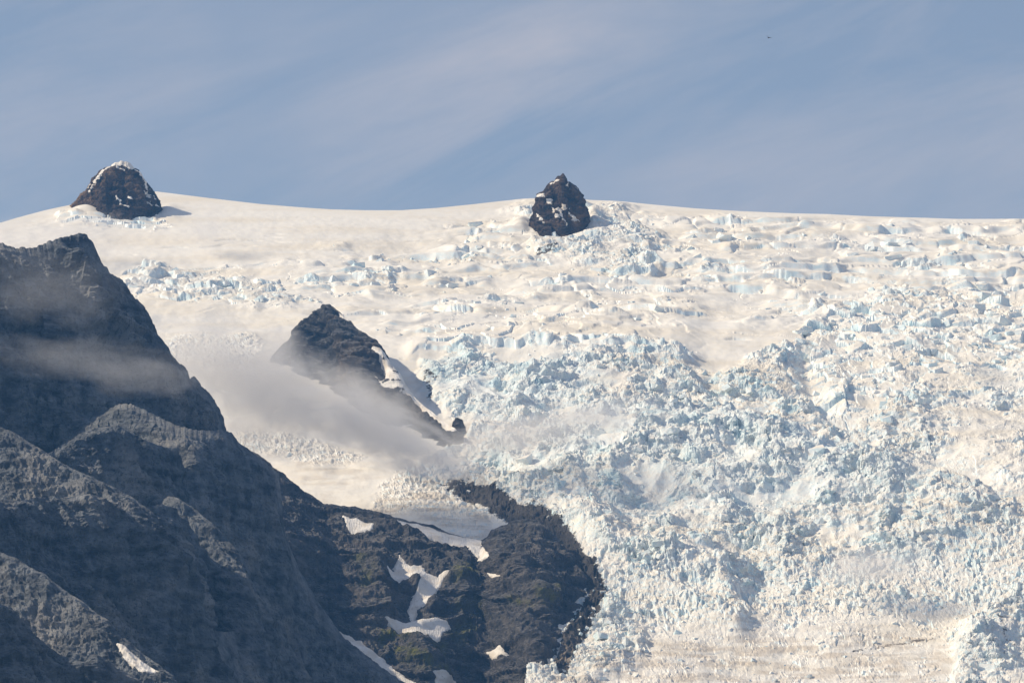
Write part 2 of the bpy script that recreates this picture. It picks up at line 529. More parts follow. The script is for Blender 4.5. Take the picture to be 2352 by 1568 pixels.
def glacier_fields(PX, PY, sky):
    gr2 = (PY - sky[None, :]) / (1630 - sky)[None, :]
    GD = glacier_D(PX, PY)
    G = unproject(PX, PY, GD)
    GX, GY, GZ = G[..., 0].astype(F32), G[..., 1].astype(F32), G[..., 2].astype(F32)

    wob = fbm2(GX / 120, GY / 160, 4, seed=40)
    wob2 = fbm2(GX / 110, GY / 150, 4, seed=50)
    QX = PX + wob * 70
    QY = PY + wob2 * 38

    # zone weights ------------------------------------------------------
    chaos = zone(QX, QY, [(960, 830), (1250, 822), (1480, 826), (1700, 850), (1830, 800), (1880, 720), (2050, 690), (2450, 670), (2450, 1250), (2200, 1280),
                          (2000, 1300), (1700, 1330), (1450, 1330), (1330, 1240), (1150, 1150), (1000, 1090), (1060, 990), (980, 900)], 22)
    chaos = np.maximum(chaos, 0.9 * zone(QX, QY, [(2250, 1440), (2450, 1380), (2450, 1640), (2150, 1640)], 20))
    chaos = np.maximum(chaos, 0.7 * zone(QX, QY, [(1180, 480), (1230, 560), (1240, 600), (1360, 620), (1480, 640), (1520, 560), (1400, 480), (1330, 470), (1250, 460)], 16))
    chaos = np.maximum(chaos, 0.6 * zone(QX, QY, [(1200, 1480), (1330, 1380), (1500, 1400), (1480, 1500), (1280, 1640), (1150, 1640)], 20))
    rubble = zone(QX, QY, [(1330, 1250), (1600, 1310), (2000, 1280), (2450, 1240), (2450, 1450), (2000, 1420), (1600, 1440), (1300, 1460)], 48)
    rubble = np.maximum(rubble, 0.30 * zone(QX, QY, [(1200, 1430), (2450, 1410), (2450, 1650), (1150, 1650)], 45))
    blocks = zone(QX, QY, [(620, 620), (830, 560), (1050, 530), (1180, 500), (1400, 480), (1700, 500), (2450, 510), (2450, 700), (2050, 700), (1850, 760), (1600, 735),
                           (1300, 780), (1000, 780), (820, 740), (760, 690)], 22)
    lblocks = zone(QX, QY, [(270, 635), (330, 610), (450, 618), (640, 650), (720, 690), (620, 700), (480, 690), (400, 700), (300, 680)], 14)
    flat = zone(QX, QY, [(1400, 745), (1650, 735), (1850, 760), (1830, 800), (1700, 812), (1300, 808), (1250, 785)], 16)
    blocks = blocks * (1 - 0.9 * flat)
    smooth = zone(QX, QY, [(330, 430), (800, 470), (1180, 440), (1150, 500), (1000, 530), (820, 555), (600, 610), (380, 610), (250, 600), (230, 540)], 25)
    ldim = zone(QX, QY, [(530, 985), (700, 1000), (840, 1050), (800, 1072), (690, 1072), (600, 1050)], 10)
    tongue = zone(QX, QY, [(840, 1168), (920, 1112), (1000, 1118), (1080, 1165), (1150, 1210), (1120, 1255), (1000, 1216), (900, 1188)], 10)
    larm = zone(QX, QY, [(380, 770), (560, 775), (600, 800), (560, 840), (400, 830)], 14)
    slabs = zone(QX, QY, [(1840, 760), (1900, 700), (2100, 690), (2450, 650), (2450, 810), (2200, 835), (2080, 900), (1980, 960), (1850, 930), (1800, 860)], 20)
    chaos = chaos * (1 - 0.72 * slabs)
    aprons = zone(QX, QY, [(2080, 900), (2200, 830), (2352, 810), (2450, 850), (2450, 1180), (2300, 1180), (2150, 1080)], 35)
    chaos = chaos * (1 - 0.45 * aprons)

    # displacement ------------------------------------------------------
    H = fbm2(GX / 260, GY / 330, 3, seed=1) * 16 * (1 - 0.6 * smooth) * sstep(0, 0.06, gr2)
    H += fbm2(GX / 75, GY / 90, 3, seed=2) * 5 * (1 - 0.8 * smooth) * sstep(0, 0.03, gr2)
    # the bulging shoulder of the lower icefall and a few mounds / hollows
    ly = np.interp(PX, [900, 1000, 1200, 1350, 1480, 1600, 1700, 1850, 2000, 2120, 2250, 2420], [1110, 1095, 1060, 1030, 1012, 1012, 1020, 1062, 1108, 1150, 1205, 1290]) + fbm2(GX / 90, GY / 400, 3, seed=131) * 14
    db = PY - ly
    H += 40 * sstep(1050, 1350, PX) * np.where(db < 0, np.exp(-(db / 26) ** 2), np.exp(-(db / 135) ** 2))
    for line, amp, wd in (([(1340, 1240), (1500, 1290), (1640, 1330), (1700, 1400)], 22, 32),
                          ([(1350, 1330), (1480, 1350), (1600, 1400), (1690, 1440)], 20, 24),
                          ([(950, 812), (1150, 815), (1400, 822), (1560, 830)], 12, 20),
                          ([(1640, 1160), (1780, 1120), (1900, 1160)], 16, 45),
                          ([(2250, 1480), (2352, 1440), (2450, 1420)], 26, 45)):
        H += amp * np.exp(-(line_d(PX, PY, line) / wd) ** 2)
    for line, amp, wd in (([(1650, 920), (1880, 970), (2050, 1010), (2180, 1060), (2300, 1120), (2420, 1180)], 22, 40), ([(1700, 1400), (1750, 1330), (1720, 1240)], 14, 40), ([(1850, 830), (1860, 900), (1900, 950)], 10, 22)):
        H -= amp * np.exp(-(line_d(PX, PY, line) / wd) ** 2)


    # broad stairs of the terraces, broken up cell by cell
    hb1, cr1, r1 = block_field(GX, GY, 55, 11, 0.45, 1.7)
    st = stairs(GZ + H, 30, r1[0] * 0.35 + fbm2(GX / 300, GY / 160, 4, seed=60) * 1.2, 0.16)
    wu = (GY * 0.96 + GX * 0.28) / 56 + fbm2(GX / 240, GY / 240, 3, seed=137) * 2.4 + fbm2(GX / 90, GY / 90, 3, seed=138) * 0.5
    ucrev = (1 - sstep(0.05, 0.20, np.abs(wu - np.round(wu)))) * sstep(0.0, 0.3, fbm2(GX / 100, GY / 60, 3, seed=139) + 0.08)
    bmask = np.clip(blocks * sstep(-0.25, 0.25, fbm2(GX / 150, GY / 150, 3, seed=66) + 0.02 + 0.16 * sstep(1350, 1900, PX)), 0, 1)
    H += bmask * (st * 0.42 - ucrev * 7 + (hb1 - 0.5) * 7 - cr1 * 5 * sstep(0.35, 0.6, r1[3]))
    hb2, cr2, r2 = block_field(GX, GY, 24, 21, 0.6, 1.35)
    bm2 = bmask * sstep(0.0, 0.3, fbm2(GX / 90, GY / 80, 3, seed=70) - 0.02)
    H += bm2 * ((hb2 - 0.4) * 11 - cr2 * 2)
    H += lblocks * ((hb2 - 0.45) * 15 + stairs(GZ, 24, r2[0] * 0.8, 0.18) * 0.4 - cr2 * 4)
    # long thin crevasses in the smooth snow
    wave = GY / 46 + fbm2(GX / 230, GY / 230, 3, seed=80) * 2.2
    cl = np.abs(wave - np.round(wave))
    gate = sstep(0.10, 0.40, fbm2(GX / 190, GY / 50, 3, seed=81))
    H -= (1 - sstep(0.02, 0.10, cl)) * gate * (0.8 * smooth + 0.7 * flat + 0.55 * (1 - np.clip(chaos + bmask + rubble, 0, 1))) * 6 * sstep(0.03, 0.07, gr2)
    # serac chaos: three sizes of tilted, cracked blocks
    stc = stairs(GZ + H, 34, r1[1] * 0.25 + fbm2(GX / 260, GY / 140, 4, seed=61) * 1.3, 0.25)
    hc1, cc1, rc1 = block_field(GX, GY / 1.5, 30, 31, 0.8, 1.1, 0.35)
    hc2, cc2, rc2 = block_field(GX, GY / 1.8, 13, 41, 1.0, 1.1, 0.4)
    hc3, cc3, rc3 = block_field(GX, GY / 2.0, 6.5, 51, 1.2, 1.0, 0.4)
    warpr = fbm2(GX / 140, GY / 140, 4, seed=133)
    wv = GY / 25 + warpr * 3.0 + 0.35 * np.sin(GX / 160.0)
    rows = (1 - sstep(0.06, 0.30, np.abs(wv - np.round(wv)))) * sstep(-0.25, 0.25, fbm2(GX / 80, GY / 45, 3, seed=134) + 0.05)
    wc = (GX + 0.25 * GY) / 24 + fbm2(GX / 70, GY / 110, 4, seed=135) * 2.2
    cols_ = (1 - sstep(0.05, 0.25, np.abs(wc - np.round(wc)))) * sstep(-0.1, 0.3, fbm2(GX / 50, GY / 70, 3, seed=136))
    amp_n = 0.30 + 1.05 * sstep(-0.35, 0.4, fbm2(GX / 95, GY / 95, 3, seed=90))
    sn_in = sstep(0.06, 0.30, fbm2(GX / 105, GY / 80, 4, seed=92))          # smoother snow filled hollows in the icefall
    ca = chaos * amp_n * (1 - 0.82 * sn_in)
    H += ca * (stc * 0.55 - rows * 6.0 - cols_ * 3.0 + (hc1 - 0.45) * 5.5 * (0.3 + rc1[3]) + (hc2 - 0.45) * 2.8 * (0.3 + rc2[3]) + (hc3 - 0.45) * 1.4 - cc1 * 0.8 - cc2 * 0.3)
    H += chaos * fbm2(GX / 120 + 3, GY / 150, 3, seed=94, ridged=True) * 18.0
    H += ca * fbm2(GX / 45, GY / 60, 3, seed=96) * 7.0
    H += rubble * (0.4 + 0.9 * sstep(-0.2, 0.35, fbm2(GX / 45, GY / 55, 3, seed=97))) * ((hc2 - 0.5) * 4.5 + (hc3 - 0.5) * 4 + fbm2(GX / 8, GY / 8, 3, seed=98, ridged=True) * 1.8)
    H += np.clip(ldim + larm, 0, 1) * (fbm2(GX / 16, GY / 7, 4, seed=99, ridged=True) * 3.5 + (hc3 - 0.5) * 2)
    H += tongue * (fbm2((GX + GY * 0.4) / 26, (GY - GX * 0.9) / 9, 4, seed=103, ridged=True) * 2.6 + (hc3 - 0.5) * 1.6)
    H += (1 - chaos) * fbm2(GX / 22, GY / 30, 4, seed=101) * 1.1 * sstep(0, 0.02, gr2)
    H *= sstep(-0.004, 0.02, gr2)

    lip = np.interp(PX[0], [900, 960, 1100, 1250, 1400, 1480, 1580, 1640], [850, 826, 818, 820, 826, 828, 832, 838])[None, :] + fbm2(GX / 40, GY / 300, 3, seed=130) * 9 + (rc1[0] - 0.5) * 5
    lipw = sstep(930, 990, PX) * (1 - sstep(1540, 1640, PX))
    dyl = lip - PY
    H += lipw * (7 + 9 * rc1[2]) * sstep(0, 3.5, dyl) * (1 - sstep(25, 150, dyl))
    hs1, cs1, rs1 = block_field(GX, GY / 1.3, 34, 141, 1.3, 1.25, 0.3)
    H += slabs * ((hs1 - 0.45) * 10 * (0.35 + rs1[3]) - cs1 * 3.5) + slabs * (hc2 - 0.45) * 1.6
    aw = np.clip(bmask + lblocks + smooth + flat, 0, 1) * (1 - chaos)
    Hb = H
    for _ in range(2):
        p = np.pad(Hb, ((1, 1), (1, 1)), mode='edge')
        Hb = (p[:-2, 1:-1] + 2 * p[1:-1, 1:-1] + p[2:, 1:-1]) / 4 * 0.7 + (p[1:-1, :-2] + p[1:-1, 2:]) / 2 * 0.3
    H = H + aw * (Hb - H)
    H *= 1 - 0.85 * np.exp(-(((PX - 1285) / 85) ** 2 + ((PY - 515) / 50) ** 2) ** 2)
    H *= 1 - 0.8 * np.exp(-(((PX - 270) / 120) ** 2 + ((PY - 490) / 40) ** 2) ** 2)
    H += 21 * np.exp(-((PX - 196) / 50) ** 2 - ((PY - 497) / 12) ** 2) + 9 * np.exp(-((PX - 388) / 26) ** 2 - ((PY - 488) / 14) ** 2)
    H += 16 * np.exp(-((PX - 1196) / 22) ** 2 - ((PY - 520) / 16) ** 2) + 17 * np.exp(-((PX - 1366) / 20) ** 2 - ((PY - 512) / 18) ** 2)
    moat = zone(QX, QY, [(150, 505), (230, 498), (300, 508), (370, 496), (350, 522), (300, 530), (220, 528), (150, 520)], 8)
    H += moat * ((hb2 - 0.5) * 8 + stairs(GZ, 12, r2[0] * 0.5, 0.2) * 0.6)
    marg = np.exp(-(line_d(PX, PY, MARGIN) / 30) ** 2)
    H += marg * ((hc2 - 0.45) * 3 + (hc3 - 0.45) * 2.5)
    GF = G.copy()
    GF[..., 2] += H
    NB = normals(G); NB = np.where(NB[..., 2:3] < 0, -NB, NB)
    nrm = fbm3(G[..., 0] / 12, G[..., 1] / 22, GF[..., 2] / 10, 4, gain=0.6, seed=115, ridged=True) * 3.8
    GF += NB * (nrm * np.clip(ca + 0.35 * rubble + 0.2 * bm2, 0, 1.2))[..., None]
    fr3 = np.clip(ca + 0.5 * bm2 + 0.5 * lblocks + 0.35 * rubble, 0, 1)
    GF[..., 0] += perlin3(GF[..., 0] / 9, GF[..., 1] / 9, GF[..., 2] / 7, 110) * 2.2 * fr3
    GF[..., 1] += (perlin3(GF[..., 0] / 8, GF[..., 1] / 8, GF[..., 2] / 6, 111) * 4 + perlin3(GF[..., 0] / 22, GF[..., 1] / 22, GF[..., 2] / 15, 112) * 7) * fr3

    # debris on the ice, plus the painted shade of the lower right gaps
    dirt_shade = 0.95 * np.exp(-(line_d(PX, PY, MARGIN) / 26) ** 2) * (0.35 + 0.65 * sstep(960, 1120, PX))
    dirt_shade = np.maximum(dirt_shade, 0.55 * np.exp(-(line_d(PX, PY, [(1000, 890), (975, 870), (990, 920)]) / 14) ** 2))
    dirt_shade = np.maximum(dirt_shade, 0.75 * np.exp(-(line_d(PX, PY, [(1050, 965), (1052, 1000)]) / 12) ** 2))
    dirt_shade = np.maximum(dirt_shade, 0.47 * np.exp(-(line_d(PX, PY, [(2300, 1480), (2330, 1520), (2300, 1560), (2350, 1570)]) / 22) ** 2))  # shade of the gaps in the corner ice, painted dark
    dirt_shade = np.maximum(dirt_shade, 0.55 * np.exp(-(line_d(PX, PY, [(1960, 1500), (2060, 1478), (2140, 1470)]) / 7) ** 2))
    dirt_shade = np.maximum(dirt_shade, 0.60 * np.exp(-(line_d(PX, PY, [(1235, 590), (1275, 582)]) / 12) ** 2))
    stain = 0.58 * zone(QX, QY, [(1250, 1500), (1700, 1440), (2150, 1450), (2250, 1480), (2100, 1640), (1250, 1640)], 40)
    stain = np.maximum(stain, 0.35 * zone(QX, QY, [(560, 1010), (900, 1110), (760, 1140), (640, 1080)], 20))
    stain = np.maximum(stain, 0.35 * ldim)
    stain = np.maximum(stain, 0.6 * tongue)
    bare = np.maximum(zone(QX, QY, [(950, 822), (1330, 824), (1380, 900), (1250, 960), (1080, 960), (980, 900)], 30), zone(QX, QY, [(1330, 960), (1700, 970), (1950, 1060), (2150, 1130), (2050, 1210), (1700, 1200), (1350, 1150), (1150, 1120)], 40))
    bare = np.maximum(bare, 0.6 * zone(QX, QY, [(2200, 840), (2450, 800), (2450, 950), (2250, 920)], 30)) * chaos
    rough = np.clip(0.8 * marg + chaos + 0.7 * rubble + 0.45 * bm2 + 0.6 * lblocks + 0.6 * ldim + 0.45 * tongue + 0.3 * larm, 0, 1) * (1 - 0.6 * sn_in * chaos)

    return dict(GF=GF, chaos=chaos, rubble=rubble, bmask=bmask, bm2=bm2, lblocks=lblocks, slabs=slabs, ca=ca, dirt_shade=dirt_shade, stain=stain, rough=rough, bare=bare)


# first pass finds the ice walls, then the rows are spread again so that steep walls get their share of vertices
_pc, _pr = slice(0, NC, 2), slice(0, NR, 2)
_, _py = project(glacier_fields(PX[_pr, _pc], PY[_pr, _pc], sky[_pc])['GF'])
_py = np.repeat(_py, 2, 1)[:, :NC]
_PY0 = PY[_pr]
_w = np.abs(np.diff(_py, axis=0)) + (0.40 + 1.2 * (1 - sstep(760, 900, _PY0[1:]))) * np.diff(_PY0, axis=0)
_k = np.cumsum(np.pad(_w, ((0, 0), (16, 15)), mode='edge'), 1)
_w = (_k[:, 31:] - np.pad(_k, ((0, 0), (1, 0)))[:, :NC]) / 31
_c = np.concatenate([np.zeros((1, NC)), np.cumsum(_w, 0)], 0)
for q in range(NC):
    PY[:, q] = np.interp(np.linspace(0, _c[-1, q], NR), _c[:, q], _PY0[:, q])
_f = glacier_fields(PX, PY, sky)
GF, chaos, rubble, bmask, bm2, lblocks, slabs, ca, dirt_shade, stain, rough, bare = (_f[q] for q in ('GF', 'chaos', 'rubble', 'bmask', 'bm2', 'lblocks', 'slabs', 'ca', 'dirt_shade', 'stain', 'rough', 'bare'))

# plateau behind the skyline
BK = 5
back = []
for dd, dz in ((900, -160), (400, -45), (160, -10), (60, -1.0), (20, 1.0)):
    b = GF[0].copy(); b[:, 1] += dd; b[:, 0] *= (GF[0][:, 1] + dd) / GF[0][:, 1]; b[:, 2] += dz
    back.append(b)
ALL = np.concatenate([np.array(back), GF], 0)
ext = lambda a: np.concatenate([np.repeat(a[:1], BK, 0), a], 0)
hidden = (PX < np.interp(PY, [600, 700, 860, 1000, 1100, 1200, 1300, 1640], [-200, 150, 330, 430, 560, 700, 1000, 1080]))
under = poly_sd(PX, PY, [(600, 1262), (1000, 1262), (1110, 1275), (1160, 1245), (1235, 1235), (1295, 1310), (1315, 1400), (1270, 1480), (1215, 1545), (1190, 1660), (600, 1660)]) > 0
hidden |= under
keepv = ~ext(hidden)
keep = keepv[:-1, :-1] | keepv[1:, 1:]
quads = grid_quads(NR + BK, NC, keep)
GL = add('glacier', mesh_from_quads('glacier', ALL, quads, ICE, {'dirt_shade': ext(dirt_shade), 'stain': ext(stain), 'rough': ext(rough), 'bare': ext(bare)}), kind='structure')


def ice_sheet(x0, x1, step, keep_fn):
    cx = np.arange(x0, x1 + 1, step)
    sk = np.interp(cx, SKY[:, 0], SKY[:, 1]) + 1
    rr = np.linspace(0, 1, 110)[:, None]
    ux = np.broadcast_to(cx[None, :], (110, len(cx))).copy()
    uy = sk[None, :] + (1630 - sk)[None, :] * rr
    U = unproject(ux, uy, glacier_D(ux, uy))
    U[..., 2] += fbm2(U[..., 0] / 60, U[..., 1] / 80, 4, seed=150) * 6 - 9 - 8 * sstep(0, 0.3, rr)
    bk = U[:1].copy(); bk[..., 1] += 900; bk[..., 2] -= 160
    U = np.concatenate([bk, U], 0)
    kk = keep_fn(np.concatenate([ux[:1], ux], 0), np.concatenate([uy[:1], uy], 0))
    add('snowfield', mesh_from_quads('snowfield', U, grid_quads(111, len(cx), kk[:-1, :-1]), ICE), GL)


ice_sheet(-900, 1250, 10, lambda x, y: (x < -55) | ((y > 560) & (x < 40 + np.interp(y, [560, 600, 700, 860, 1000, 1100, 1200, 1300, 1640], [-200, -200, 150, 330, 430, 560, 650, 700, 700]))))
ice_sheet(2405, 3100, 10, lambda x, y: x > 0)

# ------------------------------------------------------------------ rock relief builder
def relief(crest, ybot, dx, dy, slope, disp, smooth_px=34.0, blur_px=0, jag=0.0, hug=0, back=((6, -3), (25, -18), (80, -70), (220, -220))):
    """crest: (x, y, D) along the skyline of the rock; slope(px, t) in degrees, t = layout px below the crest;
    returns grid arrays: full, plain, normals, px, py, t"""
    crest = np.asarray(crest, float)
    cols = np.arange(crest[0, 0], crest[-1, 0] + dx * 0.5, dx)
    cy0 = np.interp(cols, crest[:, 0], crest[:, 1])
    if jag:
        cy0 = cy0 + jag * (fbm2(cols / 9.0, cols * 0 + 0.5, 4, gain=0.65, seed=int(crest[0, 0]) + 5) - 0.1)
    cD = np.interp(cols, crest[:, 0], crest[:, 2])
    kw = max(1, int(smooth_px / dx / 2))
    for _ in range(2):
        cp = np.pad(cD, kw, mode='edge')
        cD = np.convolve(cp, np.ones(2 * kw + 1) / (2 * kw + 1), 'valid')
    nr = int(max(8, (ybot - cy0.min()) / dy))
    tt = np.linspace(0, 1, nr)[:, None] * (ybot - cy0)[None, :]
    px = np.broadcast_to(cols[None, :], tt.shape).copy()
    py = cy0[None, :] + tt
    s = np.tan(np.radians(slope(px, py, tt)))
    D = np.empty_like(py); D[0] = cD
    for i in range(1, nr):
        dpy = py[i] - py[i - 1]
        D[i] = D[i - 1] - D[i - 1] / FPX * dpy / np.maximum(s[i] - tanel(py[i]), 0.12)
    if blur_px:
        kb = max(1, int(blur_px / dx / 2))
        for _ in range(2):
            c = np.cumsum(np.pad(D, ((0, 0), (kb + 1, kb)), mode='edge'), 1)
            D = (c[:, 2 * kb + 1:] - c[:, :-2 * kb - 1]) / (2 * kb + 1)
    P = unproject(px, py, D)
    N = normals(P)
    N = np.where((N[..., 1:2] > 0), -N, N)
    h = disp(P, px, py, tt)
    if hug:
        h = h * (0.22 + 0.78 * sstep(0, hug, line_d(px, py, list(zip(cols[::4], cy0[::4])))))
    full = P + N * h[..., None]
    bk = []
    for dd, dz in reversed(back):
        b = full[0].copy(); b[:, 1] += dd; b[:, 0] += dd * 0.0; b[:, 2] += dz
        bk.append(b)
    return dict(full=np.concatenate([np.array(bk), full], 0), front=full, plain=P, N=N, px=px, py=py, t=tt, nb=len(bk), h=h)


def rock_mesh(name, R, mat, attrs=None):
    nr, nc = R['full'].shape[:2]
    e = lambda a: np.concatenate([np.repeat(a[:1], R['nb'], 0), a], 0)
    at = {k: e(v) for k, v in (attrs or {'moss': np.zeros(R['px'].shape)}).items()}
    return mesh_from_quads(name, R['full'], grid_quads(nr, nc), mat, at)


def rock_disp(big, mid, fine, seed, zs=0.45, strat=0.0, sp=22.0, tilt=0.0, edge=0.4):
    def f(P, px, py, t):
        x, y, z = (P[..., i].astype(F32) for i in range(3))
        w = fbm3(x / 90, y / 90, z / 90, 2, seed=seed + 50) * 30
        ca_, sa_ = math.cos(tilt), math.sin(tilt)
        x, z0 = x * ca_ + z * sa_, z
        z = z0 * ca_ - P[..., 0].astype(F32) * sa_
        h = fbm3((x + w) / 110, y / 110, (z * zs) / 110, 3, seed=seed) * big
        h += fbm3((x + w) / 34, y / 34, z * zs / 34, 4, seed=seed + 5, ridged=True) * mid
        h += fbm3(x / 9, y / 9, z * 0.8 / 9, 3, seed=seed + 9, ridged=True) * fine
        h += fbm3(x / 4.2, y / 4.2, z / 4.2, 2, seed=seed + 13, ridged=True) * fine * 0.45
        if strat:
            q = (z0 + 0.12 * x + w * 0.35) / sp + fbm3(x / 60, y / 60, z / 60, 2, seed=seed + 20) * 0.7
            fr = q - np.floor(q)
            h += strat * (sstep(0, 0.25, fr) - fr)
        h -= 0.3 * mid + 0.3 * fine
        return h * (edge + (1 - edge) * sstep(0, 22, t))
    return f


def ribbed(fn, ribs):
    def f(P, px, py, t):
        h = fn(P, px, py, t)
        jx = px + fbm2(px / 25, py / 25, 3, seed=5) * 10; jy = py + fbm2(px / 25 + 9, py / 25, 3, seed=6) * 10
        for line, amp, wd in ribs:
            h = h + amp * np.exp(-(line_d(jx, jy, line) / wd) ** 2) * sstep(2, 45, t)
        return h
    return f


def snow_patch(R, poly, lift=1.6, edge=9, rag=7, seed=0, smooth_k=0.35, width=0, lam=14.0, name='snow_patch', parent=None, label=None, cat=None, group=None):
    """a snow sheet lying on relief R inside a layout polygon: fills hollows, dips under the rock at its rim"""
    poly = np.asarray(poly, float)
    px, py = R['px'], R['py']
    j = (px > poly[:, 0].min() - 14) & (px < poly[:, 0].max() + 14) & (py > poly[:, 1].min() - 14) & (py < poly[:, 1].max() + 14)
    if not j.any(): return None
    r0, r1 = np.where(j.any(1))[0][[0, -1]]; c0, c1 = np.where(j.any(0))[0][[0, -1]]
    sl = (slice(r0, r1 + 1), slice(c0, c1 + 1))
    px, py = px[sl], py[sl]
    P, N, h = R['plain'][sl], R['N'][sl], R['h'][sl]
    # low-passed relief + lift
    hs = h.copy()
    for _ in range(22):
        p = np.pad(hs, 1, mode='edge')
        hs = (p[1:-1, 1:-1] * 2 + p[:-2, 1:-1] + p[2:, 1:-1] + p[1:-1, :-2] + p[1:-1, 2:]) / 6
    x, y, z = (P[..., i].astype(F32) for i in range(3))
    ragn = fbm3(x / lam, y / lam, z / lam, 4, seed=seed + 200) * rag
    sd = (width - line_d(px, py, poly) if width else poly_sd(px, py, poly)) + ragn
    lf = lift * sstep(-edge * 0.3, edge * 0.4, sd) - 2.5 * (1 - sstep(-edge, 0, sd))
    Q = P + N * (hs * (1 - smooth_k) + h * smooth_k + lf)[..., None]
    kv = sd > -edge
    keep = kv[:-1, :-1] & kv[1:, 1:] & kv[1:, :-1] & kv[:-1, 1:]
    if keep.sum() < 4: return None
    me = mesh_from_quads(name, Q, grid_quads(px.shape[0], px.shape[1], keep), SNOW, smooth=True)
    return add(name, me, parent, label, cat, group)


# ------------------------------------------------------------------ summit rocks
def bulge(pts, d0, k, mid):
    return [(x, y, d0 + k * ((x - mid) / 100.0) ** 2) for x, y in pts]


dome = relief(bulge([(150, 486), (165, 471), (180, 455), (200, 434), (213, 412), (225, 398), (240, 389), (262, 379), (278, 374), (292, 375), (305, 384), (318, 392),
                     (324, 405), (335, 420), (347, 434), (358, 450), (366, 466), (371, 482), (378, 498)], 9305, 52, 280), 560, 1.6, 1.5,
              lambda px, py, t: 66 - 8 * sstep(0, 30, 30 - t), ribbed(rock_disp(7, 9, 4.5, 300, 0.4, 4, 16, edge=0.2), [([(262, 385), (250, 430), (246, 480)], 10, 9), ([(300, 390), (310, 430), (322, 490)], 9, 10), ([(282, 400), (285, 470)], -8, 8), ([(225, 410), (215, 450)], 6, 7), ([(345, 440), (352, 490)], 7, 8)]), jag=6)
DOME = add('rocky_peak', rock_mesh('rocky_peak', dome, ROCK_TOP), label='rounded dark rock dome with a snow cap rising from the ice cap skyline', cat='peak')
snow_patch(dome, [(256, 378), (290, 366), (312, 386), (298, 390), (280, 382), (262, 386)], 0.9, 4, 5, seed=1, smooth_k=0.6, parent=DOME)
for k, (ln, w) in enumerate((([(252, 384), (236, 398), (228, 424)], 5), ([(270, 388), (286, 392)], 3), ([(306, 388), (318, 400), (326, 416), (336, 436)], 3.5), ([(318, 404), (330, 440), (338, 470)], 2.5),
                             ([(292, 452), (298, 462)], 4), ([(268, 455), (282, 474), (292, 480)], 3), ([(322, 440), (344, 462)], 2.5), ([(212, 424), (206, 434)], 2.5), ([(225, 430), (216, 446)], 2), ([(330, 470), (352, 480)], 3))):
    snow_patch(dome, ln, 0.5, 2.5, 9, seed=k * 7, smooth_k=0.85, width=w * 0.6, lam=7.0, parent=DOME)

spire = relief(bulge([(1205, 548), (1214, 524), (1222, 503), (1232, 476), (1244, 452), (1254, 432), (1262, 423), (1274, 415), (1281, 406), (1290, 401), (1296, 404), (1305, 417), (1318, 426),
                      (1327, 434), (1334, 446), (1338, 462), (1341, 480), (1344, 510), (1352, 540)], 9145, 95, 1292), 600, 1.5, 1.4,
               lambda px, py, t: 62 + 0 * t, ribbed(rock_disp(7, 9, 4.5, 330, 0.6, 3, 14, tilt=0.3, edge=0.2), [([(1255, 456), (1250, 500), (1262, 545)], 14, 11), ([(1292, 405), (1318, 450), (1335, 510)], 9, 10), ([(1275, 455), (1295, 490), (1305, 520)], -10, 8), ([(1262, 425), (1235, 480)], 6, 6)]), jag=7)
SPIRE = add('rocky_peak', rock_mesh('rocky_peak', spire, ROCK_TOP), label='pointed brown rock pinnacle with snow gullies piercing the icefall rim', cat='peak')
for k, (ln, w) in enumerate((([(1260, 454), (1244, 472), (1226, 496)], 4), ([(1262, 456), (1272, 474), (1284, 504)], 5), ([(1282, 480), (1294, 500), (1300, 522)], 6), ([(1290, 472), (1308, 492), (1322, 512)], 4.5),
                             ([(1298, 420), (1312, 428), (1324, 438)], 4), ([(1264, 424), (1284, 418)], 4), ([(1240, 450), (1234, 466)], 3), ([(1252, 500), (1262, 520)], 2.5), ([(1296, 430), (1302, 440)], 3))):
    snow_patch(spire, ln, 0.5, 2.5, 9, seed=k * 7 + 3, smooth_k=0.85, width=w * 0.45, lam=8.0, parent=SPIRE)

pyr_pts = [(628, 815, 8228), (645, 800, 8214), (662, 785, 8215), (684, 768, 8217), (690, 752, 8218), (697, 744, 8217), (715, 733, 8215), (735, 718, 8204), (747, 707, 8195), (757, 704, 8188), (770, 712, 8172),
           (790, 727, 8149), (808, 742, 8123), (824, 758, 8101), (845, 772, 8072), (865, 785, 8058), (878, 805, 8052), (890, 820, 8045), (905, 850, 8007), (925, 885, 7996), (950, 915, 7968),
           (985, 945, 7931), (1010, 965, 7901), (1045, 985, 7856), (1065, 1010, 7826)]


def pyr_slope(px, py, t):
    return 52 - 14 * (1 - sstep(0, 40, t)) + 12 * sstep(30, 60, t) * (1 - sstep(70, 110, t))


pyr = relief(pyr_pts, 1110, 2.0, 1.9, pyr_slope, ribbed(rock_disp(18, 11, 3.4, 360, 0.6, 7, 17), [([(757, 706), (795, 740), (808, 800), (850, 880), (900, 960)], 26, 30), ([(697, 745), (690, 800), (720, 860)], 12, 16), ([(745, 760), (740, 840)], -10, 16), ([(865, 785), (880, 830), (870, 900)], -14, 18), ([(905, 850), (960, 930)], 10, 12)]))
PYR = add('rocky_peak', rock_mesh('rocky_peak', pyr, ROCK_PYR), label='dark pyramid shaped rock peak standing in mist between the two glacier arms', cat='peak')
snow_patch(pyr, [(862, 805), (880, 815), (905, 845), (935, 880), (965, 915), (1010, 955), (1050, 985), (1040, 995), (985, 955), (930, 910), (880, 890), (866, 880), (895, 880), (880, 845)], 2.0, 6, 6, seed=31, parent=PYR)
snow_patch(pyr, [(778, 722), (796, 732), (806, 742), (792, 740)], 1.0, 4, 4, seed=32, parent=PYR)

